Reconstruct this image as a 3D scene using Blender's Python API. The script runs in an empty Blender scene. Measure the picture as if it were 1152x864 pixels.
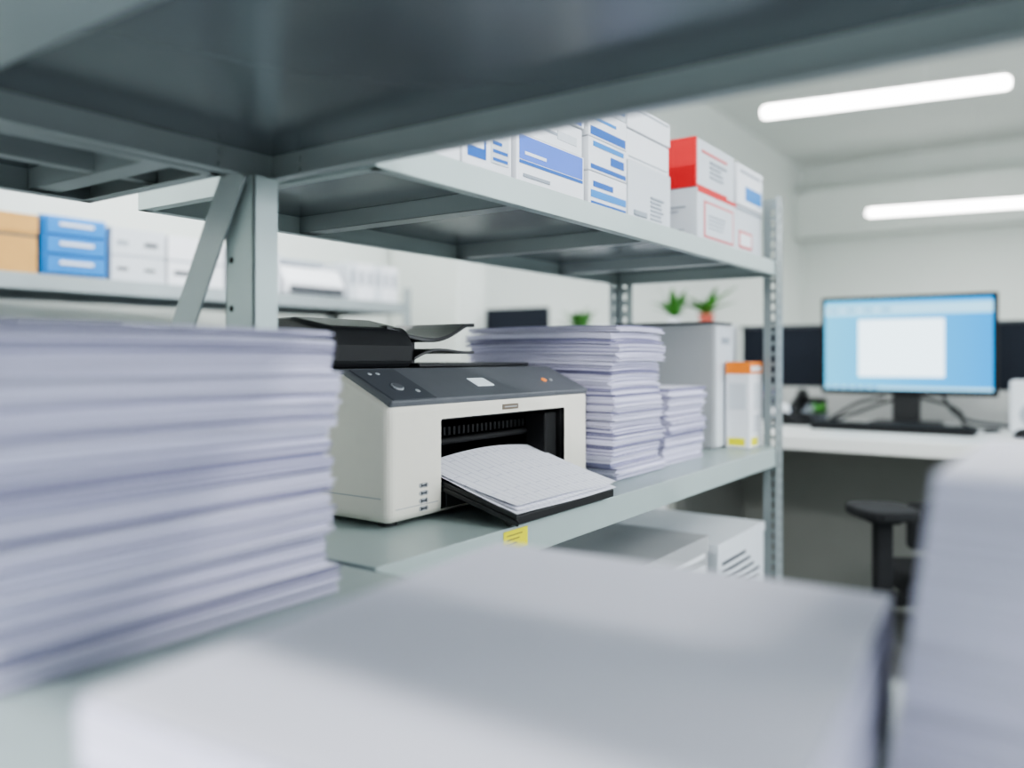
import bpy, bmesh, math, random
from mathutils import Vector, Matrix
random.seed(7)
scene = bpy.context.scene
H = 1.0   # camera height above the floor

# ------------------------------------------------------------------ materials
def mat(name, col, rough=0.5, metal=0.0, spec=0.5, var=0.04, nscale=20.0, bump=0.0, emit=None, estr=0.0, stretch=None, coat=0.0):
    m = bpy.data.materials.new(name); m.use_nodes = True
    nt = m.node_tree; n = nt.nodes; l = nt.links
    b = n.get('Principled BSDF')
    b.inputs['Roughness'].default_value = rough
    b.inputs['Metallic'].default_value = metal
    b.inputs['Specular IOR Level'].default_value = spec
    b.inputs['Coat Weight'].default_value = coat
    tc = n.new('ShaderNodeTexCoord')
    src = tc.outputs['Object']
    if stretch:
        mp = n.new('ShaderNodeMapping'); mp.inputs['Scale'].default_value = stretch
        l.new(src, mp.inputs['Vector']); src = mp.outputs['Vector']
    ns = n.new('ShaderNodeTexNoise'); ns.inputs['Scale'].default_value = nscale; ns.inputs['Detail'].default_value = 3
    l.new(src, ns.inputs['Vector'])
    cr = n.new('ShaderNodeValToRGB')
    cr.color_ramp.elements[0].position = 0.3; cr.color_ramp.elements[1].position = 0.7
    c0 = tuple(max(0, c*(1-var)) for c in col); c1 = tuple(min(1, c*(1+var)) for c in col)
    cr.color_ramp.elements[0].color = (*c0, 1); cr.color_ramp.elements[1].color = (*c1, 1)
    l.new(ns.outputs['Fac'], cr.inputs['Fac']); l.new(cr.outputs['Color'], b.inputs['Base Color'])
    if bump > 0:
        bp = n.new('ShaderNodeBump'); bp.inputs['Strength'].default_value = bump; bp.inputs['Distance'].default_value = 0.002
        l.new(ns.outputs['Fac'], bp.inputs['Height']); l.new(bp.outputs['Normal'], b.inputs['Normal'])
    if emit:
        b.inputs['Emission Color'].default_value = (*emit, 1); b.inputs['Emission Strength'].default_value = estr
    return m

def s(r, g, b):
    f = lambda c: ((c/255+0.055)/1.055)**2.4 if c > 10 else c/255/12.92
    return (f(r), f(g), f(b))

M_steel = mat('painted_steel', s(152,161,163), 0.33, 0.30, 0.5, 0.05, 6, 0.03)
M_steeld = mat('shaded_underside_steel', s(112,120,126), 0.24, 0.5, 0.5, 0.08, 4, 0.03)  # same steel, colour darkened to carry the shade under the shelves
M_steell = mat('shelf_edge_steel', s(174,188,187), 0.35, 0.15, 0.5, 0.03, 8)
M_paper = mat('paper_white', s(241,240,252), 0.75, 0, 0.2, 0.015, 5)
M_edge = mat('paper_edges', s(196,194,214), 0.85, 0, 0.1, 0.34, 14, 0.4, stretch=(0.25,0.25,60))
M_edge2 = mat('paper_edges_grey', s(134,132,160), 0.85, 0, 0.1, 0.28, 14, 0.4, stretch=(0.25,0.25,60))  # greyer sheet edges, picked at random per slab
M_cream = mat('printer_cream_plastic', s(219,215,204), 0.42, 0, 0.4, 0.01, 60, 0.02)
M_panel = mat('printer_grey_panel', s(96,99,104), 0.42, 0, 0.4, 0.03, 60)
M_black = mat('black_plastic', s(34,35,37), 0.38, 0, 0.5, 0.05, 30)
M_rubber = mat('black_rubber', s(34,35,37), 0.8, 0, 0.2, 0.05, 30)
M_dark = mat('dark_cavity_plastic', s(22,22,23), 0.6, 0, 0.3, 0.05, 30)
M_btn = mat('button_light_grey', s(170,174,178), 0.4)
M_lcd = mat('display_glass', s(225,235,238), 0.15, emit=(0.8,0.9,1), estr=0.3)
M_led = mat('orange_led', s(230,130,50), 0.3, emit=(1,0.4,0.1), estr=0.4)
M_white = mat('white_cardboard', s(229,231,236), 0.6, 0, 0.3, 0.02, 8)
M_white2 = mat('offwhite_cardboard', s(206,211,217), 0.6, 0, 0.3, 0.02, 8)
M_lgrey = mat('light_grey_print', s(150,158,168), 0.6)
M_blue = mat('blue_print', s(10,92,175), 0.5)
M_lblue = mat('blue_drawer', s(20,125,200), 0.45)
M_pblue = mat('periwinkle_print', s(80,120,215), 0.5)
M_red = mat('red_print', s(205,10,18), 0.5)
M_pink = mat('faded_red_print', s(214,90,92), 0.5)
M_orange = mat('orange_print', s(236,132,40), 0.5)
M_yellow = mat('yellow_label', s(230,222,20), 0.5)
M_brown = mat('kraft_cardboard', s(202,158,96), 0.75, 0, 0.2, 0.06, 10)
M_grey = mat('grey_board', s(166,168,171), 0.55, 0, 0.3, 0.03, 8)
M_dgrey = mat('dark_grey_board', s(70,74,80), 0.5)
M_wall = mat('wall_paint', s(220,225,220), 0.85, 0, 0.2, 0.01, 3, 0.02)
M_ceil = mat('ceiling_paint', s(226,230,226), 0.9, 0, 0.2, 0.01, 2)
M_floor = mat('floor_vinyl', s(128,129,128), 0.4, 0, 0.4, 0.06, 5)
M_desk = mat('desk_laminate', s(218,219,217), 0.4, 0, 0.4, 0.01, 10)
M_deskp = mat('desk_panel_grey', s(132,134,130), 0.6, 0, 0.3, 0.02, 10)
M_part = mat('partition_fabric', s(42,46,54), 0.9, 0, 0.1, 0.1, 120, 0.2)
M_partl = mat('partition_light_panel', s(190,192,190), 0.7)
M_leaf = mat('leaf_green', s(70,135,50), 0.5, 0, 0.4, 0.3, 12)
M_terra = mat('red_ceramic', s(190,92,76), 0.4, 0, 0.5)
M_tube = mat('light_tube_diffuser', (1,1,1), 0.4, emit=(1,0.99,0.96), estr=14.0)
M_fix = mat('fixture_white_metal', s(225,225,225), 0.4)
M_bag = mat('label_brown', s(110,98,84), 0.4)

# ------------------------------------------------------------------ mesh builder
class MB:
    def __init__(s_): s_.v = []; s_.f = []; s_.m = []
    def add(s_, vs, fs, mi=0):
        o = len(s_.v); s_.v += [tuple(v) for v in vs]
        for f in fs: s_.f.append([i+o for i in f]); s_.m.append(mi)
    def box(s_, x0,x1,y0,y1,z0,z1, mi=0, M=None):
        vs = [Vector((x,y,z)) for z in (z0,z1) for y in (y0,y1) for x in (x0,x1)]
        if M: vs = [M @ v for v in vs]
        s_.add(vs, [(0,2,3,1),(4,5,7,6),(0,1,5,4),(2,6,7,3),(0,4,6,2),(1,3,7,5)], mi)
    def cyl(s_, p0, p1, r0, r1=None, seg=16, mi=0):
        r1 = r0 if r1 is None else r1
        p0 = Vector(p0); p1 = Vector(p1); d = (p1-p0).normalized()
        a = d.orthogonal().normalized(); b = d.cross(a)
        vs = []
        for p, r in ((p0,r0),(p1,r1)):
            for i in range(seg):
                t = 2*math.pi*i/seg; vs.append(p + a*r*math.cos(t) + b*r*math.sin(t))
        fs = [(i,(i+1)%seg,seg+(i+1)%seg,seg+i) for i in range(seg)]
        fs += [tuple(reversed(range(seg))), tuple(range(seg,2*seg))]
        s_.add(vs, fs, mi)
    def prism(s_, prof, y0, y1, mi=0):   # profile of (x,z) extruded along y
        n = len(prof)
        vs = [(x,y0,z) for x,z in prof] + [(x,y1,z) for x,z in prof]
        fs = [(i,(i+1)%n,n+(i+1)%n,n+i) for i in range(n)] + [tuple(reversed(range(n))), tuple(range(n,2*n))]
        s_.add(vs, fs, mi)
    def done(s_, name, mats, parent=None, bevel=0, seg=2, smooth=False, loc=None):
        me = bpy.data.meshes.new(name)
        vs = s_.v
        if loc is None:
            if parent is not None: loc = Vector(parent['loc'])
            else:
                xs=[v[0] for v in vs]; ys=[v[1] for v in vs]; zs=[v[2] for v in vs]
                loc = Vector(((min(xs)+max(xs))/2,(min(ys)+max(ys))/2,min(zs)))
        loc = Vector(loc)
        me.from_pydata([tuple(Vector(v)-loc) for v in vs], [], s_.f)
        for m in mats: me.materials.append(m)
        me.polygons.foreach_set('material_index', s_.m)
        bm = bmesh.new(); bm.from_mesh(me); bmesh.ops.recalc_face_normals(bm, faces=bm.faces); bm.to_mesh(me); bm.free()
        if smooth: me.polygons.foreach_set('use_smooth', [True]*len(me.polygons))
        ob = bpy.data.objects.new(name, me); scene.collection.objects.link(ob)
        if parent is not None:
            ob.parent = parent; ob.location = loc - Vector(parent['loc'])
        else: ob.location = loc
        if bevel > 0:
            bv = ob.modifiers.new('bevel','BEVEL'); bv.width = bevel; bv.segments = seg; bv.limit_method='ANGLE'; bv.angle_limit=math.radians(40)
        return ob

def grp(name, loc):
    e = bpy.data.objects.new(name, None); scene.collection.objects.link(e)
    e.location = loc; e['loc'] = tuple(loc); e.empty_display_size = 0.05
    return e

# ------------------------------------------------------------------ room
def wallbox(name, a, m):
    b = MB(); b.box(*a); return b.done(name, [m])
CZ = 3.5
wallbox('floor', (-3.0,5.0,-4.0,11.0,-0.1,0.0), M_floor)
wallbox('ceiling', (-3.0,5.0,-4.0,11.0,CZ,CZ+0.1), M_ceil)
wallbox('wall_left', (-3.1,-3.0,-4.1,11.1,-0.1,CZ+0.1), M_wall)
wallbox('wall_back', (-3.0,5.0,11.0,11.1,-0.1,CZ+0.1), M_wall)
wallbox('wall_front', (-3.0,5.0,-4.1,-4.0,-0.1,CZ+0.1), M_wall)
b = MB()
added_wins = [(-3.2,-0.9),(-0.3,2.0),(2.6,4.9),(5.5,7.8)]  # unseen windows, added to let light in from the right
b.box(5.0,5.1,-4.1,11.1,-0.1,0.9); b.box(5.0,5.1,-4.1,11.1,2.9,CZ+0.1)
ys = [-4.1]+[q for w in added_wins for q in w]+[11.1]
for i in range(0,len(ys),2): b.box(5.0,5.1,ys[i],ys[i+1],0.9,2.9)
b.done('wall_right',[M_wall])
for i,(a,c) in enumerate(added_wins):
    b = MB()
    for y in (a,(a+c)/2-0.03,c-0.06): b.box(5.01,5.07,y,y+0.06,0.9,2.9)
    for z in (0.9,2.84): b.box(5.01,5.07,a,c,z,z+0.06)
    b.done('added_window_%d'%(i+1),[M_fix])  # frames of the added, unseen openings
wallbox('back_soffit', (-2.99,4.99,10.6,10.99,2.52,3.1), M_wall)  # dropped soffit along the back wall
wallbox('baseboard_left', (-2.999,-2.98,-4,11,0.0,0.1), M_partl)
wallbox('baseboard_back', (-2.98,5,10.98,10.999,0.0,0.1), M_partl)

# ------------------------------------------------------------------ shelving
def shelf(e, nm, x0,x1,y0,y1,zt,lip,beams=(),strs=(),ml=None):
    t = 0.0016; r = 0.014; zb = zt-lip
    b = MB()
    b.box(x0+t,x1-t,y0+t,y1-t,zt-0.004,zt-0.0005,0)
    b.done(nm+'_deck',[M_steeld if zt>H else M_steell],e)  # decks above eye level take the shade-darkened steel
    b = MB()
    for (X,inn) in ((x0,1),(x1,-1)):
        xa,xb = sorted((X,X+inn*t)); b.box(xa,xb,y0,y1,zb,zt)
        xa,xb = sorted((X,X+inn*r)); b.box(xa,xb,y0,y1,zb,zb+t)
    for (Y,inn) in ((y0,1),(y1,-1)):
        ya,yb = sorted((Y,Y+inn*t)); b.box(x0,x1,ya,yb,zb,zt)
        ya,yb = sorted((Y,Y+inn*r)); b.box(x0,x1,ya,yb,zb,zb+t)
    b.done(nm+'_lip',[ml or M_steel],e,bevel=0.0008)
    if beams or strs:
        b = MB()
        for (ya,yb) in beams:
            b.box(x0+0.003,x1-0.003,ya,yb,zb+0.004,zb+0.0055)
            b.box(x0+0.003,x1-0.003,ya,ya+t,zb+0.004,zt-0.004)
            b.box(x0+0.003,x1-0.003,yb-t,yb,zb+0.004,zt-0.004)
        for (xa,xb) in strs:
            b.box(xa,xb,y0+0.003,y1-0.003,zb+0.006,zb+0.0075)
            b.box(xa,xa+t,y0+0.003,y1-0.003,zb+0.006,zt-0.004)
            b.box(xb-t,xb,y0+0.003,y1-0.003,zb+0.006,zt-0.004)
        b.done(nm+'_stiffeners',[M_steel],e,bevel=0.0006)

def post(e, nm, x, y, sx, sy, z0, z1, w=0.044, pitch=0.03):
    """L-angle upright with punched holes; corner at (x,y), flanges run sx / sy"""
    t = 0.002; hw = 0.0045; hh = 0.008
    b = MB()
    def flange(along):
        cols = [0, w/2-hw, w/2+hw, w]
        n = int((z1-z0)/pitch)
        def put(a,c,za,zb):
            if along=='x': xa,xb = sorted((x+sx*a,x+sx*c)); ya,yb = sorted((y,y+sy*t)); 
            else: xa,xb = sorted((x,x+sx*t)); ya,yb = sorted((y+sy*a,y+sy*c))
            b.box(xa,xb,ya,yb,za,zb)
        put(cols[0],cols[1],z0,z1); put(cols[2],cols[3],z0,z1)
        z = z0
        for i in range(n):
            zc = z0+(i+0.5)*pitch
            put(cols[1],cols[2],z,zc-hh); z = zc+hh
        put(cols[1],cols[2],z,z1)
    flange('x'); flange('y')
    b.done(nm,[M_steel],e)

ZU = H+0.217; ZL = H-0.2045; ZB = H-0.60
AY0=-0.16; AY1=0.564
# rack A : the one the camera looks out of
eA = grp('metal_shelving_unit',(-0.24,0.1,0))
shelf(eA,'upper_shelf',-0.705,0.24,AY0,AY1,ZU,0.032,beams=[(0.13,0.245)])
shelf(eA,'middle_shelf',-0.705,0.24,AY0,AY1,ZL,0.040)
shelf(eA,'bottom_shelf',-0.705,0.24,AY0,AY1,ZB,0.032)
def tpost(e,nm,x,y,z0,z1,w=0.046,d=0.03):
    b = MB(); b.box(x-w/2,x+w/2,y,y+0.0025,z0,z1); b.box(x+w/2-0.0025,x+w/2,y,y+d,z0,z1); b.box(x-w/2,x-w/2+0.0025,y,y+d,z0,z1)
    z = z0+0.05
    while z < z1-0.02:
        b.cyl((x-w*0.28,y-0.0006,z),(x-w*0.28,y+0.0003,z),0.0035,seg=10,mi=1); z += 0.05
    b.done(nm,[M_steell,M_dark],e,bevel=0.0006)
tpost(eA,'far_left_upright',-0.704,0.5225,0,H+0.184)
post(eA,'near_left_upright',-0.708,AY0-0.004,1,1,0,2.0)
post(eA,'near_right_upright',0.243,AY0-0.004,-1,1,0,2.0)
post(eA,'far_right_upright',0.243,AY1+0.004,-1,-1,0,2.0)
b = MB()
for zz in (H+0.192,H+0.205):
    b.cyl((-0.64,AY1,zz),(-0.64,AY1+0.003,zz),0.004,seg=10)
    b.cyl((-0.66,AY1-0.0045,zz),(-0.66,AY1-0.0016,zz),0.004,seg=10)
    b.cyl((-0.7034,0.50,zz),(-0.7000,0.50,zz),0.004,seg=10)
b.done('bolts',[M_steel],eA)

# rack C : beside the camera's rack, left
eC = grp('metal_shelving_unit',(-0.85,-0.1,0))
shelf(eC,'upper_shelf',-0.975,-0.712,-0.80,0.512,ZU,0.032,beams=[(0.44,0.47)],strs=[(-0.845,-0.83)])
shelf(eC,'middle_shelf',-0.975,-0.712,-0.80,0.512,ZL,0.032)
shelf(eC,'bottom_shelf',-0.975,-0.712,-0.80,0.512,ZB,0.032)
post(eC,'near_left_upright',-0.979,-0.804,1,1,0,2.0)
post(eC,'near_right_upright',-0.7085,-0.804,-1,1,0,2.0)
b = MB()
p0 = Vector((-0.70,0,H+0.190)); p1 = Vector((-0.905,0,H-0.165)); d=(p1-p0).normalized(); nn = Vector((d.z,0,-d.x))
w = 0.019
q=[p0+nn*w,p0-nn*w,p1-nn*w,p1+nn*w]
b.prism([(v.x,v.z) for v in q],0.5135,0.516)
q=[p0+nn*w,p0+nn*(w-0.003),p1+nn*(w-0.003),p1+nn*w]
b.prism([(v.x,v.z) for v in q],0.516,0.522)
b.done('diagonal_brace',[M_steel],eC,bevel=0.0006)

# rack B : holds the printer
eB = grp('metal_shelving_unit',(-0.77,1.2,0))
BX0,BX1,BY0,BY1 = -0.975,-0.56,0.572,1.875
shelf(eB,'upper_shelf',BX0,BX1,BY0,BY1,ZU,0.032,beams=[(0.83,0.86),(1.21,1.24),(1.58,1.61)],ml=M_steell)
shelf(eB,'middle_shelf',BX0,BX1,BY0,BY1,ZL,0.040,ml=M_steell)
shelf(eB,'bottom_shelf',BX0,BX1,BY0,BY1,ZB,0.032)
post(eB,'front_upright',-0.556,1.880,-1,-1,0,H+0.364,w=0.044,pitch=0.024)
post(eB,'back_upright',-0.979,1.880,1,-1,0,H+0.364)
b = MB(); b.box(-0.5598,-0.5592,0.785,0.836,H-0.232,H-0.208,0)
for k in range(3): b.box(-0.5592,-0.5590,0.791,0.824-0.006*k,H-0.2145-0.005*k,H-0.2132-0.005*k,1)
b.done('shelf_label',[M_yellow,M_bag],eB)

# rack D : far left along the wall
eD = grp('metal_shelving_unit',(-2.6,1.2,0))
for nm,zz in (('upper_shelf',H+0.236),('middle_shelf',H-0.17),('bottom_shelf',H-0.6)):
    shelf(eD,nm,-2.88,-2.40,-0.6,2.66,zz,0.046)
for nm,x,y,sx,sy in (('front_upright',-2.396,2.664,-1,-1),('back_upright',-2.884,2.664,1,-1),('near_front_upright',-2.396,-0.604,-1,1),('near_back_upright',-2.884,-0.604,1,1)):
    post(eD,nm,x,y,sx,sy,0,H+0.30)

# ------------------------------------------------------------------ paper stacks
def stack(name, cx, cy, lx, ly, z0, z1, rot=0, t=(0.0015,0.003), jit=0.002, jrot=0.5, groups=0, curl=0.0, seedv=1, gjit=0.0, lean=(0,0), plain=False):
    rnd = random.Random(seedv); b = MB(); z = z0; N = 8
    gx=gy=gr=0; gleft=0; gc=0
    while z < z1:
        th = min(rnd.uniform(*t), z1-z+0.0004)
        if gleft <= 0:
            gx=rnd.uniform(-gjit,gjit); gy=rnd.uniform(-gjit,gjit); gr=rnd.uniform(-jrot,jrot)*1.5; gleft=rnd.uniform(0.012,0.03) if groups else 99
            gc=rnd.uniform(0,1)
        gleft -= th
        fz=(z-z0)/(z1-z0)
        dx=gx+rnd.gauss(0,jit)+lean[0]*fz; dy=gy+rnd.gauss(0,jit)+lean[1]*fz
        a=math.radians(rot+gr+rnd.uniform(-jrot,jrot)*0.4); ca,sa=math.cos(a),math.sin(a)
        vs=[]; 
        for k in (0,1):
            for j in range(N+1):
                for i in range(N+1):
                    u=i/N*2-1; w_=j/N*2-1
                    px=u*lx/2; py=w_*ly/2
                    cz=curl*(gc*0.8+0.2)*fz*(abs(u)**3+abs(w_)**3)*0.5
                    vs.append((cx+dx+px*ca-py*sa, cy+dy+px*sa+py*ca, z+k*th*0.93+cz))
        n=N+1; K=n*n; fs=[];
        for j in range(N):
            for i in range(N):
                q=j*n+i
                fs.append((q,q+n,q+n+1,q+1)); fs.append((K+q,K+q+1,K+q+n+1,K+q+n))
        o=len(b.v); b.v+=vs
        for f in fs: b.f.append([x+o for x in f]); b.m.append(0)
        ring=[i for i in range(n)]+[j*n+N for j in range(1,n)]+[N*n+i for i in range(N-1,-1,-1)]+[j*n for j in range(N-1,0,-1)]
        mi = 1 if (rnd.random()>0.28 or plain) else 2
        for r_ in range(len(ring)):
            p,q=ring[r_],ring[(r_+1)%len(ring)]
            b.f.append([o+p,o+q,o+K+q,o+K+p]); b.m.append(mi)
        z += th
    return b.done(name,[M_paper,M_edge,M_edge2])

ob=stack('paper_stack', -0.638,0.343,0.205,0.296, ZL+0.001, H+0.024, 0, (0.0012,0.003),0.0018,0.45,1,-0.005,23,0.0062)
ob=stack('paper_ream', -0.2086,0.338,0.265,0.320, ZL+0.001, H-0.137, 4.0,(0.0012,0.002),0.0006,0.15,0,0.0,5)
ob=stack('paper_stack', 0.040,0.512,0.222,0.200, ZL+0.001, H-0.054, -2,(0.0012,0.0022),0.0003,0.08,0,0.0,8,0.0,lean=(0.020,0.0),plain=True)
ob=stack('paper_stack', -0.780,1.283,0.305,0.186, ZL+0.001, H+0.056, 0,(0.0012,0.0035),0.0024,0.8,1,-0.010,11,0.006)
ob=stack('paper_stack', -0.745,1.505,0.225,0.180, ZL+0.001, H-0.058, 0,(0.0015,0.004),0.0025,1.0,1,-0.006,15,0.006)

# ------------------------------------------------------------------ printer
PX=-0.665; PY0=0.700; PY1=1.174; PZ=ZL+0.006
eP = grp('laser_printer',(PX-0.15,(PY0+PY1)/2,ZL))
prof=[(PX,PZ),(PX,PZ+0.144),(PX-0.076,PZ+0.180),(PX-0.290,PZ+0.180),(PX-0.290,PZ)]
b=MB(); b.prism(prof,PY0,PY1)
body=b.done('body',[M_cream,M_dark],eP,bevel=0.012,seg=5)
b=MB(); b.box(PX-0.20,PX+0.05,0.796,1.098,H-0.193,H-0.0785)
cut=b.done('cut',[M_dark],eP,bevel=0.003)
bo=body.modifiers.new('bo','BOOLEAN'); bo.operation='DIFFERENCE'; bo.object=cut; bo.solver='EXACT'
bpy.context.view_layer.update()
dg=bpy.context.evaluated_depsgraph_get()
me=bpy.data.meshes.new_from_object(body.evaluated_get(dg)); body.modifiers.clear(); body.data=me
bpy.data.objects.remove(cut)
for p in me.polygons: p.use_smooth=False
b=MB(); t=0.002
b.box(PX-0.199,PX-0.196,0.797,1.097,H-0.192,H-0.0795)
b.box(PX-0.196,PX-0.006,0.7965,0.7985,H-0.192,H-0.0795)
b.box(PX-0.196,PX-0.006,1.0955,1.0975,H-0.192,H-0.0795)
b.box(PX-0.196,PX-0.006,0.7985,1.0955,H-0.0810,H-0.0790)
b.box(PX-0.196,PX-0.004,0.7985,1.0955,H-0.1925,H-0.1905)
b.box(PX-0.190,PX-0.060,0.7985,1.0955,H-0.105,H-0.100)
for k in range(26):
    y=0.81+k*0.0107; b.box(PX-0.060,PX-0.052,y,y+0.005,H-0.108,H-0.096)
b.cyl((PX-0.05,0.80,H-0.115),(PX-0.05,1.09,H-0.115),0.005,seg=14)
b.done('paper_bay',[M_dark],eP,bevel=0.0006)
b=MB(); b.box(PX-0.05,PX-0.012,1.060,1.094,H-0.188,H-0.085); b.done('bay_side_moulding',[M_dark],eP,bevel=0.003)
slope=Vector((-0.076,0,0.036)); sl=slope.length; sd=slope.normalized(); sn=Vector((sd.z,0,-sd.x)); 
def P(u,y,h): # u along slope (0..1) from front, height above surface
    base=Vector((PX,0,PZ+0.144)); q=base+slope*u+sn*h; return Vector((q.x,y,q.z))
def panelbox(mb,u0,u1,y0,y1,h0,h1,mi=0,inset=0):
    vs=[P(u,y,h) for h in (h0,h1) for y in (y0,y1) for u in (u0,u1)]
    mb.add(vs,[(0,2,3,1),(4,5,7,6),(0,1,5,4),(2,6,7,3),(0,4,6,2),(1,3,7,5)],mi)
b=MB(); panelbox(b,-0.02,1.02,PY0+0.003,PY1-0.004,-0.006,0.0035)
b.box(PX-0.286,PX-0.076,PY0+0.004,PY1-0.004,PZ+0.176,PZ+0.1838)
b.done('control_panel_cover',[M_panel],eP,bevel=0.003,seg=3)
b=MB(); panelbox(b,-0.01,0.97,PY0+0.006,PY0+0.085,0.0036,0.0050)
b.done('button_panel',[M_dgrey],eP,bevel=0.0012)
b=MB()
b.cyl(P(0.36,0.742,0.005),P(0.36,0.742,0.0070),0.0085,seg=24)
b.cyl(P(0.36,0.742,0.0070),P(0.36,0.742,0.0077),0.0070,seg=24,mi=1)
for (u,y,r) in ((0.80,0.728,0.003),(0.80,0.742,0.003),(0.22,0.768,0.0035)):
    b.cyl(P(u,y,0.005),P(u,y,0.0060),r,seg=16)
b.done('buttons',[M_btn,M_panel],eP,bevel=0.0006)
b=MB(); panelbox(b,0.30,0.58,0.902,0.940,0.0035,0.005); b.done('display',[M_lcd],eP,bevel=0.001)
b=MB(); b.cyl(P(0.42,1.085,0.0035),P(0.42,1.085,0.0055),0.0045,seg=18); b.done('status_led',[M_led],eP)
b=MB(); b.cyl(P(0.42,1.105,0.0035),P(0.42,1.105,0.005),0.0028,seg=18); b.done('power_button',[M_btn],eP)
b=MB(); b.box(PX-0.001,PX+0.0012,0.930,0.968,H-0.0735,H-0.0660); b.box(PX+0.0012,PX+0.0015,0.934,0.964,H-0.0705,H-0.069,1)
b.done('name_plate',[M_bag,M_btn],eP,bevel=0.0004)
b=MB()
for k in range(4):
    z=H-0.158-k*0.0095
    b.cyl((PX-0.002,0.757,z),(PX+0.0006,0.757,z),0.0028,seg=12); b.box(PX-0.002,PX+0.0006,0.757,0.768,z-0.0028,z+0.0028); b.cyl((PX-0.002,0.768,z),(PX+0.0006,0.768,z),0.0028,seg=12)
b.done('vent_slots',[M_grey],eP)
b=MB()
for k in range(4):
    z=H-0.158-k*0.0095
    b.box(PX+0.0006,PX+0.0009,0.758,0.767,z-0.0012,z+0.0008)
b.done('vent_gaps',[M_dgrey],eP)
b=MB(); b.box(PX-0.28,PX-0.012,PY0-0.0004,PY0+0.001,PZ+0.030,PZ+0.0312)
b.box(PX-0.001,PX+0.0004,PY0+0.012,0.790,PZ+0.0165,PZ+0.0175)
b.done('seams',[M_grey],eP)
b=MB()
for x in (PX-0.03,PX-0.26):
    for y in (PY0+0.03,PY1-0.03): b.cyl((x,y,ZL+0.0002),(x,y,PZ+0.001),0.012,seg=16)
b.done('feet',[M_black],eP)
# output tray
TX0=PX-0.05; TX1=-0.553; TZ0=H-0.148; TZ1=H-0.187
b=MB()
def tz(x): return TZ0+(TZ1-TZ0)*(x-TX0)/(TX1-TX0)
def trayslab(mb,pts,h0,h1,mi=0):
    n=len(pts); vs=[(x,y,tz(x)+h0) for x,y in pts]+[(x,y,tz(x)+h1) for x,y in pts]
    mb.add(vs,[(i,(i+1)%n,n+(i+1)%n,n+i) for i in range(n)]+[tuple(reversed(range(n))),tuple(range(n,2*n))],mi)
trayslab(b,[(TX0,0.802),(TX1+0.012,0.790),(TX1+0.004,0.795),(TX1,0.806),(TX1-0.0,1.040),(TX1-0.006,1.056),(TX1-0.02,1.062),(TX0,1.092)],-0.011,-0.004)
trayslab(b,[(TX0,0.802),(TX1+0.008,0.792),(TX1+0.008,0.797),(TX0,0.808)],-0.004,0.002)
trayslab(b,[(TX1-0.004,0.80),(TX1+0.003,0.80),(TX1+0.003,1.045),(TX1-0.004,1.045)],-0.013,-0.002)
trayslab(b,[(TX0,1.084),(TX1-0.02,1.056),(TX1-0.02,1.062),(TX0,1.090)],-0.004,0.001)
b.done('output_tray',[M_black],eP,bevel=0.0012)
b=MB(); b.cyl((TX1-0.01,0.80,TZ1-0.011),(TX1-0.01,0.835,TZ1-0.011),0.006,seg=14); b.box(PX-0.06,PX+0.004,0.802,1.09,H-0.1905,H-0.172)
b.done('tray_hinge',[M_black],eP,bevel=0.001)
# printed sheets on the tray
M_sheet=mat('printed_sheet',s(243,243,252),0.7,0,0.2,0.01,5)
nt=M_sheet.node_tree
def brick(bw,rh,ms,mort):
    bri=nt.nodes.new('ShaderNodeTexBrick'); bri.inputs['Color1'].default_value=(*s(243,243,252),1); bri.inputs['Color2'].default_value=(*s(241,241,250),1); bri.inputs['Mortar'].default_value=(*s(*mort),1)
    bri.inputs['Scale'].default_value=1; bri.inputs['Mortar Size'].default_value=ms; bri.inputs['Brick Width'].default_value=bw; bri.inputs['Row Height'].default_value=rh; bri.offset=0.37; bri.offset_frequency=2
    return bri
tcn=nt.nodes.new('ShaderNodeTexCoord'); br=brick(0.060,0.0125,0.0005,(188,188,208))
nt.links.new(tcn.outputs['Object'],br.inputs['Vector']); nt.links.new(br.outputs['Color'],nt.nodes['Principled BSDF'].inputs['Base Color'])
b=MB()
for k in range(5):
    a=math.radians((-4.5,2.5,-2.0,4.0,-0.5)[k]); N=16
    rnd=random.Random(k+40)
    x0=PX-0.045; x1=TX1+(0.006,-0.008,0.003,-0.004,-0.001)[k]; y0=0.807+rnd.uniform(-0.002,0.003); y1=1.068+rnd.uniform(-0.012,0.006)
    vs=[]
    for j in range(N+1):
        for i in range(N+1):
            u=i/N; v=j/N; x=x0+(x1-x0)*u; y=y0+(y1-y0)*v+ (x-x0)*math.sin(a) - 0.012*u*(v-0.0)
            lift=0.0009*k*(0.5+0.7*u) + 0.006*(1-u)**2 + 0.010*math.sin(math.pi*v*0.9)*(1-u)*1.0 + 0.0010*math.cos(5*v+k)*u+0.0035*u*u*(k/4)*(1-v)
            vs.append((x,y,tz(x)+0.0010+lift))
    n=N+1; fs=[(j*n+i,j*n+i+1,(j+1)*n+i+1,(j+1)*n+i) for j in range(N) for i in range(N)]
    b.add(vs,fs,0)
o=b.done('printed_sheets',[M_sheet],eP,smooth=True)
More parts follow.
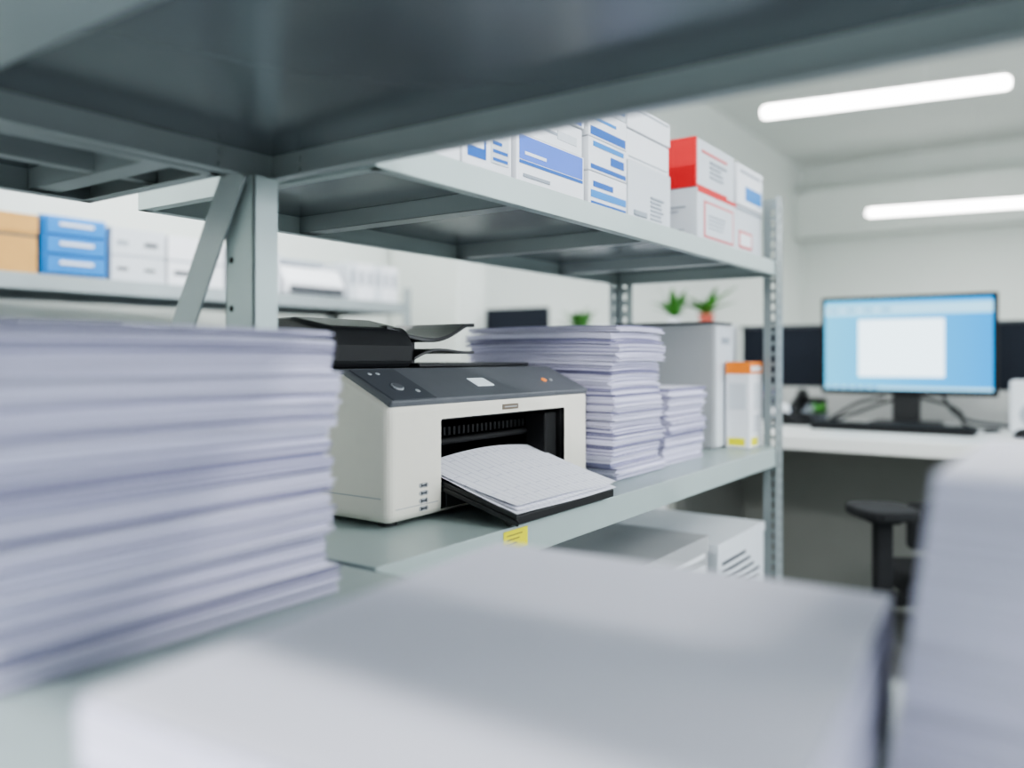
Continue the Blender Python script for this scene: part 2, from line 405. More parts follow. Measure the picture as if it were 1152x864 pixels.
# scanner / feeder on top
b=MB()
ZT=PZ+0.1842
prof=[(PX-0.100,ZT),(PX-0.096,ZT+0.030),(PX-0.110,ZT+0.054),(PX-0.18,ZT+0.068),(PX-0.275,ZT+0.066),(PX-0.282,ZT)]
b.prism(prof,PY0+0.004,PY0+0.158)
b.done('feeder_housing',[M_black],eP,bevel=0.010,seg=4)
b=MB(); b.prism([(PX-0.092,ZT),(PX-0.092,ZT+0.006),(PX-0.28,ZT+0.006),(PX-0.28,ZT)],PY0+0.160,PY1-0.04)
b.done('feeder_deck',[M_black],eP,bevel=0.002)
b=MB(); N=16; pts=[]
for i in range(N+1):
    u=i/N; y=PY0+0.115+u*0.205; z=ZT+0.052-0.020*math.sin(math.pi*min(1,u*1.15))+0.010*u
    pts.append((y,z))
xa,xb=PX-0.262,PX-0.100
vs=[]
for y,z in pts:
    sh=(y-PY0-0.115)/0.205
    x1_=xb-0.03*abs(sh-0.4); vs += [(xa,y,z),(x1_,y,z),(x1_,y,z+0.006),(xa,y,z+0.006)]
fs=[]
for i in range(N):
    o4=i*4
    for k in range(4): fs.append((o4+k,o4+(k+1)%4,o4+4+(k+1)%4,o4+4+k))
fs += [(3,2,1,0),(N*4,N*4+1,N*4+2,N*4+3)]
b.add(vs,fs,0)
b.box(PX-0.20,PX-0.15,PY0+0.19,PY0+0.215,ZT+0.004,ZT+0.038)
b.done('input_tray',[M_black],eP,bevel=0.001)
b=MB(); N=12; vs=[]
for i in range(N+1):
    u=i/N; y=PY0+0.162+u*0.123; z=ZT+0.010+0.016*math.sin(math.pi*u)*(1-u)+0.010*u
    vs += [(PX-0.25,y,z),(PX-0.104+0.012*u,y,z),(PX-0.104+0.012*u,y,z+0.004),(PX-0.25,y,z+0.004)]
fs=[]
for i in range(N):
    o4=i*4
    for k in range(4): fs.append((o4+k,o4+(k+1)%4,o4+4+(k+1)%4,o4+4+k))
fs += [(3,2,1,0),(N*4,N*4+1,N*4+2,N*4+3)]
b.add(vs,fs,0); b.done('feeder_exit_flap',[M_black],eP,bevel=0.001)

# ------------------------------------------------------------------ boxes helper
ALLM=[M_white,M_white2,M_blue,M_lblue,M_red,M_pink,M_orange,M_yellow,M_lgrey,M_dgrey,M_pblue,M_grey,M_brown,M_black]
W,W2,BL,LB,RD,PK,OR,YE,LG,DG,PB,GR,BR,BK=range(14)
def decals(b,x0,x1,y0,y1,z0,z1,fx,fy):
    for i,(u0,u1,v0,v1,m) in enumerate(fx):
        b.box(x1+0.0001,x1+0.0006+0.0003*i,y0+(y1-y0)*u0,y0+(y1-y0)*u1,z0+(z1-z0)*v0,z0+(z1-z0)*v1,m)
    for i,(u0,u1,v0,v1,m) in enumerate(fy):
        b.box(x0+(x1-x0)*u0,x0+(x1-x0)*u1,y0-0.0006-0.0003*i,y0-0.0001,z0+(z1-z0)*v0,z0+(z1-z0)*v1,m)
def carton(name,x0,x1,y0,y1,z0,z1,base=W,fx=(),fy=(),lid=None):
    e=grp(name,((x0+x1)/2,(y0+y1)/2,z0))
    b=MB(); b.box(x0,x1,y0,y1,z0,z1,base); b.done('carton_body',ALLM,e,bevel=0.0015)
    b=MB(); decals(b,x0,x1,y0,y1,z0,z1,fx,fy)
    if b.v: b.done('printing',ALLM,e)
    if lid:
        b=MB(); b.box(x0-0.002,x1+0.002,y0-0.002,y1+0.002,z1-lid,z1+0.0015,base); b.done('lid',ALLM,e,bevel=0.0012)
    return e
def lines(u0,u1,v0,v1,n,m,fill=0.5,seed=0):
    r=random.Random(seed); out=[]; h=(v1-v0)/n
    for i in range(n): out.append((u0,u0+(u1-u0)*r.uniform(0.55,1.0),v0+i*h,v0+i*h+h*fill,m))
    return out
def stackbox(name,x0,x1,y0,y1,z0,hs,deco):
    e=grp(name,((x0+x1)/2,(y0+y1)/2,z0)); z=z0
    for i,h in enumerate(hs):
        r=random.Random(i+int(y0*100)); o_=r.uniform(-0.003,0.003)
        b=MB(); b.box(x0,x1+o_,y0,y1,z,z+h-0.0012,deco[i][0]); b.done('box_%d'%(i+1),ALLM,e,bevel=0.0015)
        b=MB()
        decals(b,x0,x1+o_,y0,y1,z,z+h-.0012,deco[i][1],deco[i][2] if len(deco[i])>2 else [])
        if b.v: b.done('printing_%d'%(i+1),ALLM,e)
        z+=h
    return e
Z=ZU+0.0008
carton('office_supply_box',-0.86,-0.585,0.600,0.735,Z,Z+0.155,W,fx=[(0.1,0.9,0.55,0.6,BL)])
carton('office_supply_box',-0.86,-0.585,0.740,0.838,Z,Z+0.155,W,fx=[(0.08,0.45,0.12,0.42,BL),(0.12,0.40,0.2,0.34,W),(0.55,0.92,0.12,0.48,W2)]+lines(0.58,0.9,0.14,0.46,5,BL,0.4,2))
stackbox('archive_boxes',-0.86,-0.585,0.848,1.018,Z,[0.070,0.040,0.048],[
 (W,[(0.03,0.97,0.52,0.97,PB),(0.03,0.97,0.44,0.50,BL),(0.1,0.4,0.62,0.68,W),(0.08,0.45,0.2,0.26,LG)]),
 (W,[(0.04,0.6,0.4,0.5,LG),(0.6,0.9,0.3,0.6,W2)]),(W,[(0.05,0.95,0.05,0.22,PB)])])
stackbox('office_supply_boxes',-0.86,-0.585,1.030,1.150,Z,[0.055,0.05,0.045,0.035],[
 (W,[(0.04,0.96,0.08,0.20,BL),(0.04,0.96,0.30,0.50,LB),(0.1,0.6,0.6,0.75,BL)]),
 (W,[(0.04,0.96,0.06,0.2,BL),(0.1,0.9,0.75,0.9,LB),(0.55,0.9,0.35,0.6,BL)]),
 (W,[(0.04,0.96,0.06,0.35,BL),(0.1,0.7,0.6,0.7,LB)]),
 (W2,[(0.04,0.96,0.25,0.6,BL)])])
stackbox('paper_boxes',-0.86,-0.588,1.162,1.325,Z,[0.098,0.050,0.042],[
 (W2,lines(0.5,0.92,0.12,0.55,6,LG,0.45,4)+[(0.12,0.4,0.12,0.2,LG)],[(0.88,0.94,0.2,0.75,DG)]),
 (W,[(0.05,0.95,0.1,0.14,LG)],[]),(W,[(0.05,0.95,0.82,0.88,LG)])])
stackbox('toner_boxes',-0.84,-0.590,1.452,1.660,Z,[0.104,0.096],[
 (W2,[(0.0,1.0,0.92,1.0,RD),(0.15,0.92,0.12,0.80,PK),(0.18,0.89,0.16,0.76,W2)]+lines(0.25,0.7,0.3,0.6,4,LG,0.35,5),lines(0.02,1.0,0.06,0.9,10,LG,0.25,1)),
 (W2,[(0.0,0.04,0,1,RD),(0.0,0.80,0.0,0.07,RD),(0.15,0.8,0.75,0.8,PK)]+lines(0.35,0.8,0.3,0.7,4,LG,0.4,9),[(0,1,0.0,1.0,RD)])])
stackbox('supply_cartons',-0.84,-0.590,1.672,1.835,Z,[0.106,0.088],[
 (W2,[(0.0,1.0,0.9,0.96,LG),(0.1,0.6,0.15,0.5,PK),(0.14,0.56,0.2,0.45,W)]),(W,[(0.3,0.95,0.15,0.5,LB),(0.1,0.9,0.8,0.86,LG)])])

# items to the right of the paper stacks on the printer shelf
Z=ZL+0.0008
e=grp('computer_case',(-0.78,1.79,Z))
b=MB(); b.box(-0.905,-0.665,1.735,1.850,Z,H+0.074,0); b.done('case_body',[M_grey],e,bevel=0.003)
b=MB(); b.box(-0.907,-0.663,1.733,1.852,H+0.0745,H+0.080,0); b.done('case_top',[M_dgrey],e,bevel=0.002)
b=MB(); b.box(-0.664,-0.6605,1.740,1.846,Z+0.004,H+0.070,0)
for k in range(5): b.box(-0.6604,-0.6600,1.76,1.83,H-0.02-0.008*k,H-0.018-0.008*k,1)
b.box(-0.6604,-0.6598,1.77,1.82,H+0.03,H+0.045,1); b.done('front_bezel',[M_white2,M_lgrey],e,bevel=0.001)
carton('file_box',-0.655,-0.600,1.783,1.868,Z,H-0.010,W,fx=[(0,1,0.86,1.0,OR),(0.1,0.9,0.89,0.95,W),(0.1,0.6,0.03,0.12,YE),(0.3,0.8,0.45,0.75,W2)]+lines(0.3,0.8,0.2,0.4,4,LG,0.3,3),fy=[(0,1,0.86,1.0,OR),(0.1,0.8,0.03,0.12,YE),(0.15,0.85,0.45,0.75,W2)])

# bottom shelf cartons
Z=ZB+0.0008
carton('storage_carton',-0.93,-0.600,1.20,1.535,Z,H-0.352,GR,fx=[(0.05,0.95,0.84,0.92,W),(0.05,0.95,0.70,0.78,W),(0.05,0.95,0.56,0.64,DG),(0.1,0.5,0.3,0.5,W2)],lid=0.03)
carton('storage_carton',-0.93,-0.585,1.55,1.835,Z,H-0.372,W2,fx=lines(0.08,0.95,0.5,0.88,5,DG,0.35,6),fy=[(0.1,0.6,0.5,0.8,LG)],lid=0.02)

# rack D contents
Z=H+0.2368; DX=-2.43
carton('cardboard_box',-2.80,DX,0.72,1.125,Z,Z+0.165,BR,fx=[(0,1,0.62,0.66,DG),(0.2,0.5,0.2,0.4,YE)],lid=0.05)
e=grp('drawer_organizer',(-2.6,1.23,Z))
b=MB(); b.box(-2.80,DX,1.137,1.325,Z,Z+0.175,0); b.done('frame',[M_lblue],e,bevel=0.004)
for k in range(3):
    b=MB(); b.box(DX,DX+0.012,1.145,1.317,Z+0.008+k*0.056,Z+0.056+k*0.056,0); b.box(DX+0.012,DX+0.015,1.18,1.28,Z+0.032+k*0.056,Z+0.042+k*0.056,1); b.done('drawer_%d'%(k+1),[M_lblue,M_white],e,bevel=0.003)
carton('archive_box',-2.80,DX,1.34,1.52,Z,Z+0.165,W2,fx=[(0.1,0.3,0.2,0.26,DG),(0.6,0.8,0.2,0.26,DG),(0.0,1.0,0.48,0.5,LG),(0.6,0.85,0.68,0.76,DG),(0.1,0.3,0.68,0.76,LG)])
carton('archive_box',-2.80,DX,1.53,1.74,Z,Z+0.160,W,fx=[(0.1,0.4,0.2,0.30,DG),(0.0,1.0,0.48,0.52,LG),(0.6,0.85,0.68,0.8,DG)])
carton('archive_box',-2.80,DX,1.755,1.98,Z,Z+0.15,W2,fx=[(0.2,0.8,0.15,0.25,OR),(0.0,1.0,0.48,0.5,LG),(0.2,0.5,0.65,0.75,DG)])
e=grp('inkjet_printer',(-2.6,2.15,Z))
b=MB(); b.prism([(DX+0.01,Z),(DX+0.01,Z+0.05),(DX-0.03,Z+0.11),(DX-0.30,Z+0.14),(DX-0.34,Z)],2.00,2.30); b.done('body',[M_white],e,bevel=0.012,seg=3)
b=MB(); b.box(DX+0.006,DX+0.02,2.02,2.28,Z+0.006,Z+0.035); b.done('paper_slot',[M_dgrey],e,bevel=0.002)
b=MB(); b.box(DX-0.28,DX-0.08,2.03,2.27,Z+0.125,Z+0.146); b.done('lid',[M_lgrey],e,bevel=0.003)
e=grp('ring_binders',(-2.6,2.45,Z))
b=MB()
for k in range(6):
    y=2.33+k*0.048; b.box(DX-0.25,DX,y,y+0.044,Z,Z+0.15,0 if k%3 else 1)
    b.box(DX,DX+0.0008,y+0.010,y+0.034,Z+0.06,Z+0.12,2)
b.done('binders',[M_white,M_white2,M_lgrey],e,bevel=0.002)
Z=H-0.1692
for (ya,yb,h,c) in ((0.5,1.05,0.25,W2),(1.08,1.38,0.275,DG),(1.42,1.75,0.26,LG),(1.80,2.1,0.24,W2),(2.12,2.6,0.27,DG)):
    carton('storage_carton',-2.80,-2.44,ya,yb,Z,Z+h,c,fx=[(0.1,0.6,0.3,0.6,LG)],lid=0.03)

# ------------------------------------------------------------------ background office
DZ=H-0.245
e=grp('office_desk',(-0.3,3.0,0))
b=MB(); b.box(-1.22,1.2,2.60,3.50,DZ-0.045,DZ,0); b.done('desktop',[M_desk],e,bevel=0.004)
b=MB(); b.box(-1.20,1.18,3.40,3.42,0.02,DZ-0.046,0); b.box(-1.20,-1.17,2.68,3.40,0,DZ-0.046,0); b.box(1.15,1.18,2.68,3.40,0,DZ-0.046,0); b.done('panels',[M_deskp],e,bevel=0.002)
e=grp('cubicle_partition',(0,3.6,0))
b=MB(); b.box(-1.24,2.2,3.585,3.625,H-0.125,H+0.128,0); b.done('fabric_panel',[M_part],e,bevel=0.003)
b=MB(); b.box(-1.24,2.2,3.58,3.63,0.0,H-0.126,0); b.done('lower_panel',[M_partl],e,bevel=0.002)
b=MB(); b.box(-1.25,2.21,3.58,3.63,H+0.129,H+0.140,0); b.done('top_rail',[M_dgrey],e,bevel=0.002)
MY=3.22; mz0=H-0.136; mz1=H+0.225
mx0,mx1=-0.807,-0.226
e=grp('computer_monitor',((mx0+mx1)/2,MY,DZ))
mc=(mx0+mx1)/2
b=MB(); b.box(mx0,mx1,MY,MY+0.022,mz0,mz1,0); b.box(mx0+0.1,mx1-0.1,MY+0.022,MY+0.05,mz0+0.06,mz1-0.08,0); b.done('housing',[M_rubber],e,bevel=0.004)
b=MB(); b.box(mc-0.045,mc+0.045,MY+0.02,MY+0.05,DZ+0.01,mz0+0.12,0); b.done('stand_neck',[M_black],e,bevel=0.004)
b=MB()
b.prism([(mc-0.12,DZ+0.0005),(mc-0.11,DZ+0.012),(mc+0.11,DZ+0.012),(mc+0.12,DZ+0.0005)],MY-0.07,MY+0.10); b.done('stand_base',[M_black],e,bevel=0.003)
Ms=bpy.data.materials.new('screen_desktop_image'); Ms.use_nodes=True; nt=Ms.node_tree; nt.nodes.clear()
out=nt.nodes.new('ShaderNodeOutputMaterial'); em=nt.nodes.new('ShaderNodeEmission'); tc=nt.nodes.new('ShaderNodeTexCoord'); sp=nt.nodes.new('ShaderNodeSeparateXYZ'); cr=nt.nodes.new('ShaderNodeValToRGB')
nt.links.new(tc.outputs['Generated'],sp.inputs[0]); nt.links.new(sp.outputs['X'],cr.inputs['Fac']); nt.links.new(cr.outputs['Color'],em.inputs['Color']); nt.links.new(em.outputs[0],out.inputs[0])
cr.color_ramp.elements[0].color=(*s(105,200,240),1); cr.color_ramp.elements[1].color=(*s(40,160,235),1); em.inputs['Strength'].default_value=1.6
def emis(name,col,st):
    m=bpy.data.materials.new(name); m.use_nodes=True; nt=m.node_tree; nt.nodes.clear()
    o=nt.nodes.new('ShaderNodeOutputMaterial'); e_=nt.nodes.new('ShaderNodeEmission'); e_.inputs['Color'].default_value=(*col,1); e_.inputs['Strength'].default_value=st; nt.links.new(e_.outputs[0],o.inputs[0]); return m
Mw=emis('screen_window_white',s(218,240,250),2.6); Mbar=emis('screen_bar',s(160,218,245),1.8); Mdk=emis('screen_text',s(60,120,170),1.2)
b=MB(); b.box(mx0+0.014,mx1-0.014,MY-0.0015,MY-0.0002,mz0+0.018,mz1-0.014,0); b.done('screen',[Ms],e)
b=MB()
zr=mz1-mz0; xr=mx1-mx0
b.box(mx0+0.015,mx1-0.015,MY-0.0022,MY-0.0016,mz1-0.070,mz1-0.030,1)
b.box(mx0+0.015,mx1-0.015,MY-0.0022,MY-0.0016,mz0+0.019,mz0+0.030,1)
b.box(mx0+xr*0.23,mx0+xr*0.72,MY-0.0026,MY-0.0018,mz0+zr*0.18,mz0+zr*0.76,0)
for k in range(4): b.box(mx0+0.03+k*0.06,mx0+0.065+k*0.06,MY-0.0028,MY-0.0022,mz1-0.053,mz1-0.047,2)
for k in range(6): b.box(mx0+0.03+k*0.03,mx0+0.045+k*0.03,MY-0.0028,MY-0.0022,mz0+0.021,mz0+0.027,2)
b.done('screen_windows',[Mw,Mbar,Mdk],e)
e=grp('keyboard',(mc,2.93,DZ))
b=MB(); b.box(mc-0.24,mc+0.25,2.87,3.0,DZ+0.0005,DZ+0.016); b.done('case',[M_rubber],e,bevel=0.003)
b=MB()
for r_ in range(5):
    for c in range(16): b.box(mc-0.232+c*0.0296,mc-0.207+c*0.0296,2.878+r_*0.0235,2.897+r_*0.0235,DZ+0.0165,DZ+0.022)
b.done('keys',[M_rubber],e)
def ellipsoid(mb,c,r,mi=0,seg=16,rings=8,zmin=None):
    vs=[];fs=[]
    for j in range(rings+1):
        ph=math.pi*j/rings
        for i in range(seg):
            th=2*math.pi*i/seg; z=c[2]+r[2]*math.cos(ph)
            if zmin is not None: z=max(z,zmin)
            vs.append((c[0]+r[0]*math.sin(ph)*math.cos(th),c[1]+r[1]*math.sin(ph)*math.sin(th),z))
    for j in range(rings):
        for i in range(seg): fs.append((j*seg+i,j*seg+(i+1)%seg,(j+1)*seg+(i+1)%seg,(j+1)*seg+i))
    mb.add(vs,fs,mi)
b=MB(); ellipsoid(b,(-0.13,2.86,DZ+0.006),(0.034,0.055,0.028),zmin=DZ+0.0005); b.done('computer_mouse',[M_rubber],smooth=True)
e=grp('desk_speaker',(-0.13,3.15,DZ))
b=MB(); b.box(-0.185,-0.05,3.08,3.22,DZ+0.0005,DZ+0.17); b.done('cabinet',[M_white2],e,bevel=0.008,seg=3)
b=MB(); b.cyl((-0.118,3.079,DZ+0.06),(-0.118,3.0795,DZ+0.06),0.04,seg=24); b.cyl((-0.118,3.079,DZ+0.13),(-0.118,3.0795,DZ+0.13),0.02,seg=24); b.done('drivers',[M_lgrey],e)
def cable(name,pts,r,m,parent):
    cu=bpy.data.curves.new(name,'CURVE'); cu.dimensions='3D'; cu.bevel_depth=r; cu.bevel_resolution=3
    sp=cu.splines.new('BEZIER'); sp.bezier_points.add(len(pts)-1)
    for i,p in enumerate(pts):
        q=sp.bezier_points[i]; q.co=Vector(p)-Vector(parent['loc']); q.handle_left_type='AUTO'; q.handle_right_type='AUTO'
    cu.materials.append(m); o=bpy.data.objects.new(name,cu); scene.collection.objects.link(o); o.parent=parent
e=grp('desk_cables',(mc,3.3,DZ)); zc=DZ+0.006
cable('cable_1',[(mc-0.02,3.36,DZ+0.10),(mc-0.15,3.38,DZ+0.05),(mc-0.25,3.30,zc),(mc-0.32,3.1,zc),(mc-0.2,3.06,zc)],0.006,M_black,e)
cable('cable_2',[(mc+0.02,3.36,DZ+0.10),(mc+0.14,3.36,DZ+0.06),(mc+0.2,3.2,zc),(mc+0.30,3.1,zc),(mc+0.27,3.02,zc)],0.006,M_black,e)
cable('cable_4',[(mc+0.10,3.40,DZ+0.10),(mc+0.17,3.30,DZ+0.03),(mc+0.34,3.26,zc)],0.006,M_dgrey,e)
cable('cable_5',[(mc-0.10,3.40,DZ+0.09),(mc-0.18,3.34,DZ+0.07),(mc-0.26,3.34,DZ+0.02),(mc-0.22,3.14,zc),(mc-0.12,3.12,zc)],0.006,M_black,e)
e=grp('pen_holder',(-1.01,3.22,DZ))
b=MB(); b.cyl((-1.01,3.22,DZ+0.0005),(-1.01,3.22,DZ+0.085),0.036,0.038,seg=20); b.done('cup',[M_dgrey],e)
b=MB(); r=random.Random(2)
for k in range(7):
    a=r.uniform(0,6.28); b.cyl((-1.01+0.01*math.cos(a),3.22+0.01*math.sin(a),DZ+0.06),(-1.01+0.03*math.cos(a),3.22+0.03*math.sin(a),DZ+0.12+r.uniform(0,0.02)),0.004,seg=8,mi=k%3)
b.done('pens',[M_black,M_blue,M_red],e)
e=grp('desk_phone',(-0.87,3.30,DZ))
b=MB()
x0_,x1_=-0.945,-0.83
n0=[(3.22,DZ+0.0005),(3.22,DZ+0.02),(3.40,DZ+0.085),(3.40,DZ+0.0005)]
vs=[(x0_,y,z) for y,z in n0]+[(x1_,y,z) for y,z in n0]
b.add(vs,[(0,1,2,3),(7,6,5,4),(0,4,5,1),(1,5,6,2),(2,6,7,3),(3,7,4,0)],0)
b.done('phone_base',[M_rubber],e,bevel=0.005)
b=MB()
b.cyl((-0.92,3.235,DZ+0.05),(-0.92,3.385,DZ+0.105),0.014,seg=12); b.cyl((-0.92,3.24,DZ+0.028),(-0.92,3.24,DZ+0.056),0.022,seg=14); b.cyl((-0.92,3.38,DZ+0.08),(-0.92,3.38,DZ+0.112),0.022,seg=14)
b.done('handset',[M_black],e)
b=MB()
for r_ in range(4):
    for c in range(2): y=3.24+r_*0.022; z=DZ+0.02+(y-3.22)*0.36; b.box(-0.885+c*0.022,-0.87+c*0.022,y,y+0.014,z+0.002,z+0.008)
b.done('keypad',[M_lgrey],e)
e=grp('tape_dispenser',(-0.86,3.0,DZ))
b=MB(); b.prism([(-0.92,DZ+0.0005),(-0.92,DZ+0.035),(-0.88,DZ+0.05),(-0.83,DZ+0.02),(-0.79,DZ+0.03),(-0.79,DZ+0.0005)],2.98,3.03); b.done('base',[M_rubber],e,bevel=0.003)
b=MB(); b.cyl((-0.895,2.985,DZ+0.05),(-0.895,3.025,DZ+0.05),0.028,seg=20); b.done('roll',[M_white],e)
def leafy(mb,base,n,L,wd,seed,spread=0.7,mi=0):
    r=random.Random(seed)
    for k in range(n):
        a=2*math.pi*k/n+r.uniform(-0.4,0.4); el=r.uniform(0.5,1.25); l_=L*r.uniform(0.7,1.1)
        pts=[]; N=6
        for i in range(N+1):
            t=i/N; rr=l_*t*math.cos(el)*spread*(0.7+0.6*t); z=l_*(math.sin(el)*t-0.25*t*t)
            pts.append((rr*math.cos(a),rr*math.sin(a),z,wd*math.sin(math.pi*min(0.97,0.12+0.86*t))**0.8))
        vs=[]
        for (x,y,z,w_) in pts:
            vs+= [(base[0]+x-w_*math.sin(a),base[1]+y+w_*math.cos(a),base[2]+z),(base[0]+x,base[1]+y,base[2]+z-w_*0.25),(base[0]+x+w_*math.sin(a),base[1]+y-w_*math.cos(a),base[2]+z)]
        fs=[]
        for i in range(N):
            fs+=[(3*i,3*i+1,3*i+4,3*i+3),(3*i+1,3*i+2,3*i+5,3*i+4)]
        mb.add(vs,fs,mi)
def plant(name,x,y,z,pr,ph,n,L,wd,seed,potm,spread=0.7):
    e=grp(name,(x,y,z))
    b=MB(); b.cyl((x,y,z+0.0005),(x,y,z+ph),pr*0.75,pr,seg=24); b.cyl((x,y,z+ph),(x,y,z+ph+0.008),pr*1.08,pr*1.08,seg=24); b.done('pot',[potm],e)
    b=MB(); leafy(b,(x,y,z+ph),n,L,wd,seed,spread); leafy(b,(x,y,z+ph),n//2,L*0.6,wd*0.9,seed+5,0.4); b.done('leaves',[M_leaf],e,smooth=True)
plant('potted_succulent',-0.79,3.12,DZ,0.03,0.03,14,0.07,0.010,4,M_dgrey)
e=grp('filing_cabinet',(-1.52,3.4,0)); CT=H+0.144
b=MB(); b.box(-1.80,-1.27,3.2,3.62,0.0,CT); b.done('cabinet_body',[M_white2],e,bevel=0.004)
b=MB()
for k in range(4): b.box(-1.785,-1.285,3.185,3.199,0.05+k*0.27,0.31+k*0.27,0); b.box(-1.6,-1.47,3.172,3.184,0.20+k*0.27,0.215+k*0.27,1)
b.done('drawers',[M_white,M_dgrey],e,bevel=0.003)
plant('potted_plant',-1.47,3.36,CT,0.030,0.025,12,0.22,0.018,21,M_white,0.5)
plant('potted_plant',-1.32,3.36,CT,0.035,0.035,18,0.20,0.016,33,M_terra,0.9)
e=grp('cubicle_partition',(-2.46,3.4,0))
b=MB(); b.box(-2.72,-2.17,3.40,3.44,0.55,H+0.250); b.done('fabric_panel',[M_part],e,bevel=0.003)
b=MB(); b.box(-2.73,-2.70,3.395,3.445,0,0.549); b.box(-2.20,-2.17,3.395,3.445,0,0.549); b.box(-2.70,-2.20,3.40,3.44,0.1,0.549,1); b.done('frame',[M_dgrey,M_partl],e)
e=grp('side_table',(-2.28,3.9,0))
b=MB(); b.box(-2.42,-2.07,3.75,4.1,H+0.05,H+0.08); b.done('table_top',[M_desk],e,bevel=0.003)
b=MB()
for x in (-2.40,-2.12):
    for y in (3.77,4.05): b.box(x,x+0.03,y,y+0.03,0,H+0.049)
b.done('legs',[M_dgrey],e)
plant('potted_plant',-2.23,3.84,H+0.08,0.05,0.06,18,0.20,0.022,44,M_white)
b=MB(); b.box(-2.98,-2.52,3.15,3.38,0.0,CZ); b.done('wall_column',[M_wall],bevel=0.005)  # square column standing by the left wall

# low back office chair
ang=math.radians(34.9); R=Vector((math.cos(ang),math.sin(ang),0))
arm=Vector((-0.402,2.19,0)); ctr=arm+R*0.27
e=grp('office_chair',(ctr.x,ctr.y,0))
Mt=Matrix.Translation(ctr)@Matrix.Rotation(ang,4,'Z')
b=MB(); b.box(-0.21,0.21,-0.21,0.21,0.40,0.455,0,Mt); b.done('seat',[M_rubber],e,bevel=0.02,seg=4)
b=MB(); b.box(-0.10,0.19,0.20,0.24,0.47,0.60,0,Mt); b.done('backrest',[M_rubber],e,bevel=0.015,seg=4)
b=MB(); b.box(-0.02,0.02,0.215,0.235,0.40,0.50,0,Mt); b.done('back_bracket',[M_rubber],e)
for sgn,nm in ((-1,'left'),(1,'right')):
    b=MB(); pts=[]
    for i in range(24):
        t=2*math.pi*i/24; pts.append((sgn*0.27+0.076*math.copysign(abs(math.cos(t))**0.6,math.cos(t)),0.09*math.copysign(abs(math.sin(t))**0.7,math.sin(t))))
    vs=[Mt@Vector((x,y,0.605)) for x,y in pts]+[Mt@Vector((x,y,0.628)) for x,y in pts]
    b.add(vs,[(i,(i+1)%24,24+(i+1)%24,24+i) for i in range(24)]+[tuple(reversed(range(24))),tuple(range(24,48))])
    b.done(nm+'_arm_pad',[M_rubber],e,bevel=0.006,seg=3)
    b=MB(); b.box(sgn*0.27-0.02,sgn*0.27+0.02,-0.018,0.018,0.41,0.608,0,Mt); x_=sorted((sgn*0.17,sgn*0.29)); b.box(x_[0],x_[1],-0.025,0.025,0.385,0.412,0,Mt); b.box(sgn*0.27-0.035,sgn*0.27+0.035,-0.03,0.03,0.588,0.605,0,Mt)
    b.done(nm+'_arm_post',[M_rubber],e,bevel=0.005)
b=MB(); b.cyl(Mt@Vector((0,0,0.08)),Mt@Vector((0,0,0.40)),0.028,0.022,seg=16)
for k in range(5):
    a=2*math.pi*k/5; q=Vector((0.27*math.cos(a),0.27*math.sin(a),0.07)); b.cyl(Mt@Vector((0,0,0.10)),Mt@q,0.022,0.015,seg=10)
    b.cyl(Mt@(q+Vector((0.012*math.sin(a),-0.012*math.cos(a),-0.042))),Mt@(q+Vector((-0.012*math.sin(a),0.012*math.cos(a),-0.042))),0.028,seg=14)
b.done('base_and_casters',[M_rubber],e)

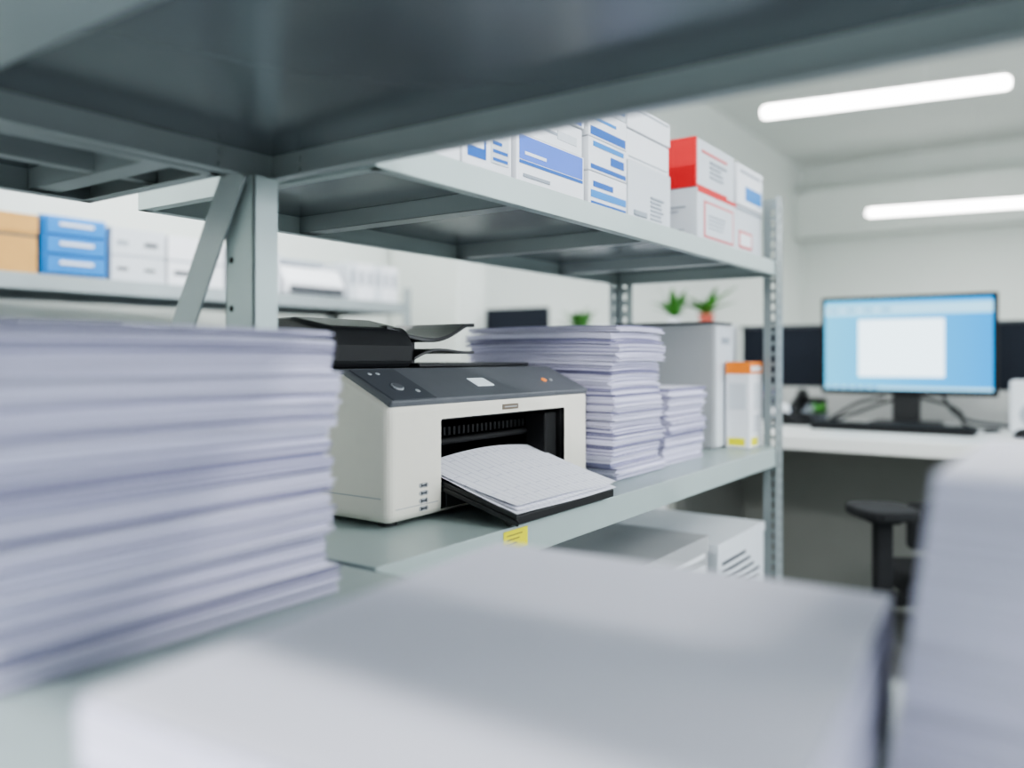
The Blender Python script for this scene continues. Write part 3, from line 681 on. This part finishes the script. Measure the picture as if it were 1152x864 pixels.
# ------------------------------------------------------------------ lights
def pendant(p0,p1,pw,z=None):
    p0=Vector(p0); p1=Vector(p1); c=(p0+p1)/2; d=(p1-p0); L=d.length; a=math.atan2(d.y,d.x)
    e=grp('linear_pendant_light',c); Mt=Matrix.Translation(c)@Matrix.Rotation(a,4,'Z')
    b=MB(); b.box(-L/2,L/2,-0.03,0.03,-0.032,0.032,0,Mt); b.done('diffuser',[M_tube],e,bevel=0.02,seg=4)
    b=MB(); b.box(-L/2+0.02,L/2-0.02,-0.024,0.024,0.033,0.045,0,Mt)
    for x in (-L*0.18,L*0.18): b.cyl(Mt@Vector((x,0,0.04)),Mt@Vector((x,0,CZ-c.z)),0.004,seg=8)
    b.done('housing_and_wires',[M_fix],e)
    ld=bpy.data.lights.new('lamp','AREA'); ld.shape='RECTANGLE'; ld.size=L; ld.size_y=0.08; ld.energy=pw; ld.color=(0.98,0.99,1.0)
    lo=bpy.data.objects.new('lamp',ld); scene.collection.objects.link(lo); lo.parent=e; lo.location=(0,0,-0.05); lo.rotation_euler=(0,0,a)
pendant((-1.6,4.98,2.5),(-0.306,5.19,2.5),32)
pendant((-1.81,9.06,2.5),(-0.33,9.33,2.5),32)
pendant((1.2,5.4,2.5),(2.5,5.6,2.5),32)
pendant((1.2,9.5,2.5),(2.5,9.7,2.5),32)
pendant((-1.9,1.1,2.5),(-1.7,2.5,2.5),36)
pendant((1.0,1.3,2.5),(2.3,1.5,2.5),40)  # out of view, added to brighten the foreground from the right
pendant((0.2,-1.5,2.5),(1.5,-1.4,2.5),120)  # out of view, added behind the camera to light the ream
pendant((-1.6,-1.8,2.5),(-0.3,-1.7,2.5),115)  # second unseen pendant added behind the camera for the foreground papers

w=bpy.data.worlds.new('sky'); scene.world=w; w.use_nodes=True
bg=w.node_tree.nodes['Background']; bg.inputs['Color'].default_value=(0.86,0.93,1.0,1); bg.inputs['Strength'].default_value=5.0
for i,(a,c) in enumerate(added_wins):  # fill lamps added outside the openings, lighting the foreground sideways
    ld=bpy.data.lights.new('added_window_fill','AREA'); ld.shape='RECTANGLE'; ld.size=c-a; ld.size_y=2.0; ld.energy=26; ld.color=(0.88,0.94,1.0)
    lo=bpy.data.objects.new('added_window_fill',ld); scene.collection.objects.link(lo); lo.location=(5.2,(a+c)/2,1.9); lo.rotation_euler=(0,math.radians(90),math.radians(0))

# ------------------------------------------------------------------ camera
cam=bpy.data.cameras.new('camera'); co=bpy.data.objects.new('camera',cam); scene.collection.objects.link(co)
co.location=(0,0,H); co.rotation_euler=(math.radians(90),0,math.radians(34.89))
cam.sensor_width=36; cam.lens=36*915/1152; cam.shift_y=-30/1152; cam.clip_start=0.02
cam.dof.use_dof=True; cam.dof.focus_distance=1.10; cam.dof.aperture_fstop=1.75
scene.camera=co
try:
    scene.view_settings.view_transform='AgX'; scene.view_settings.look='AgX - Medium High Contrast'; scene.view_settings.exposure=0.15
except Exception as ex: print(ex)
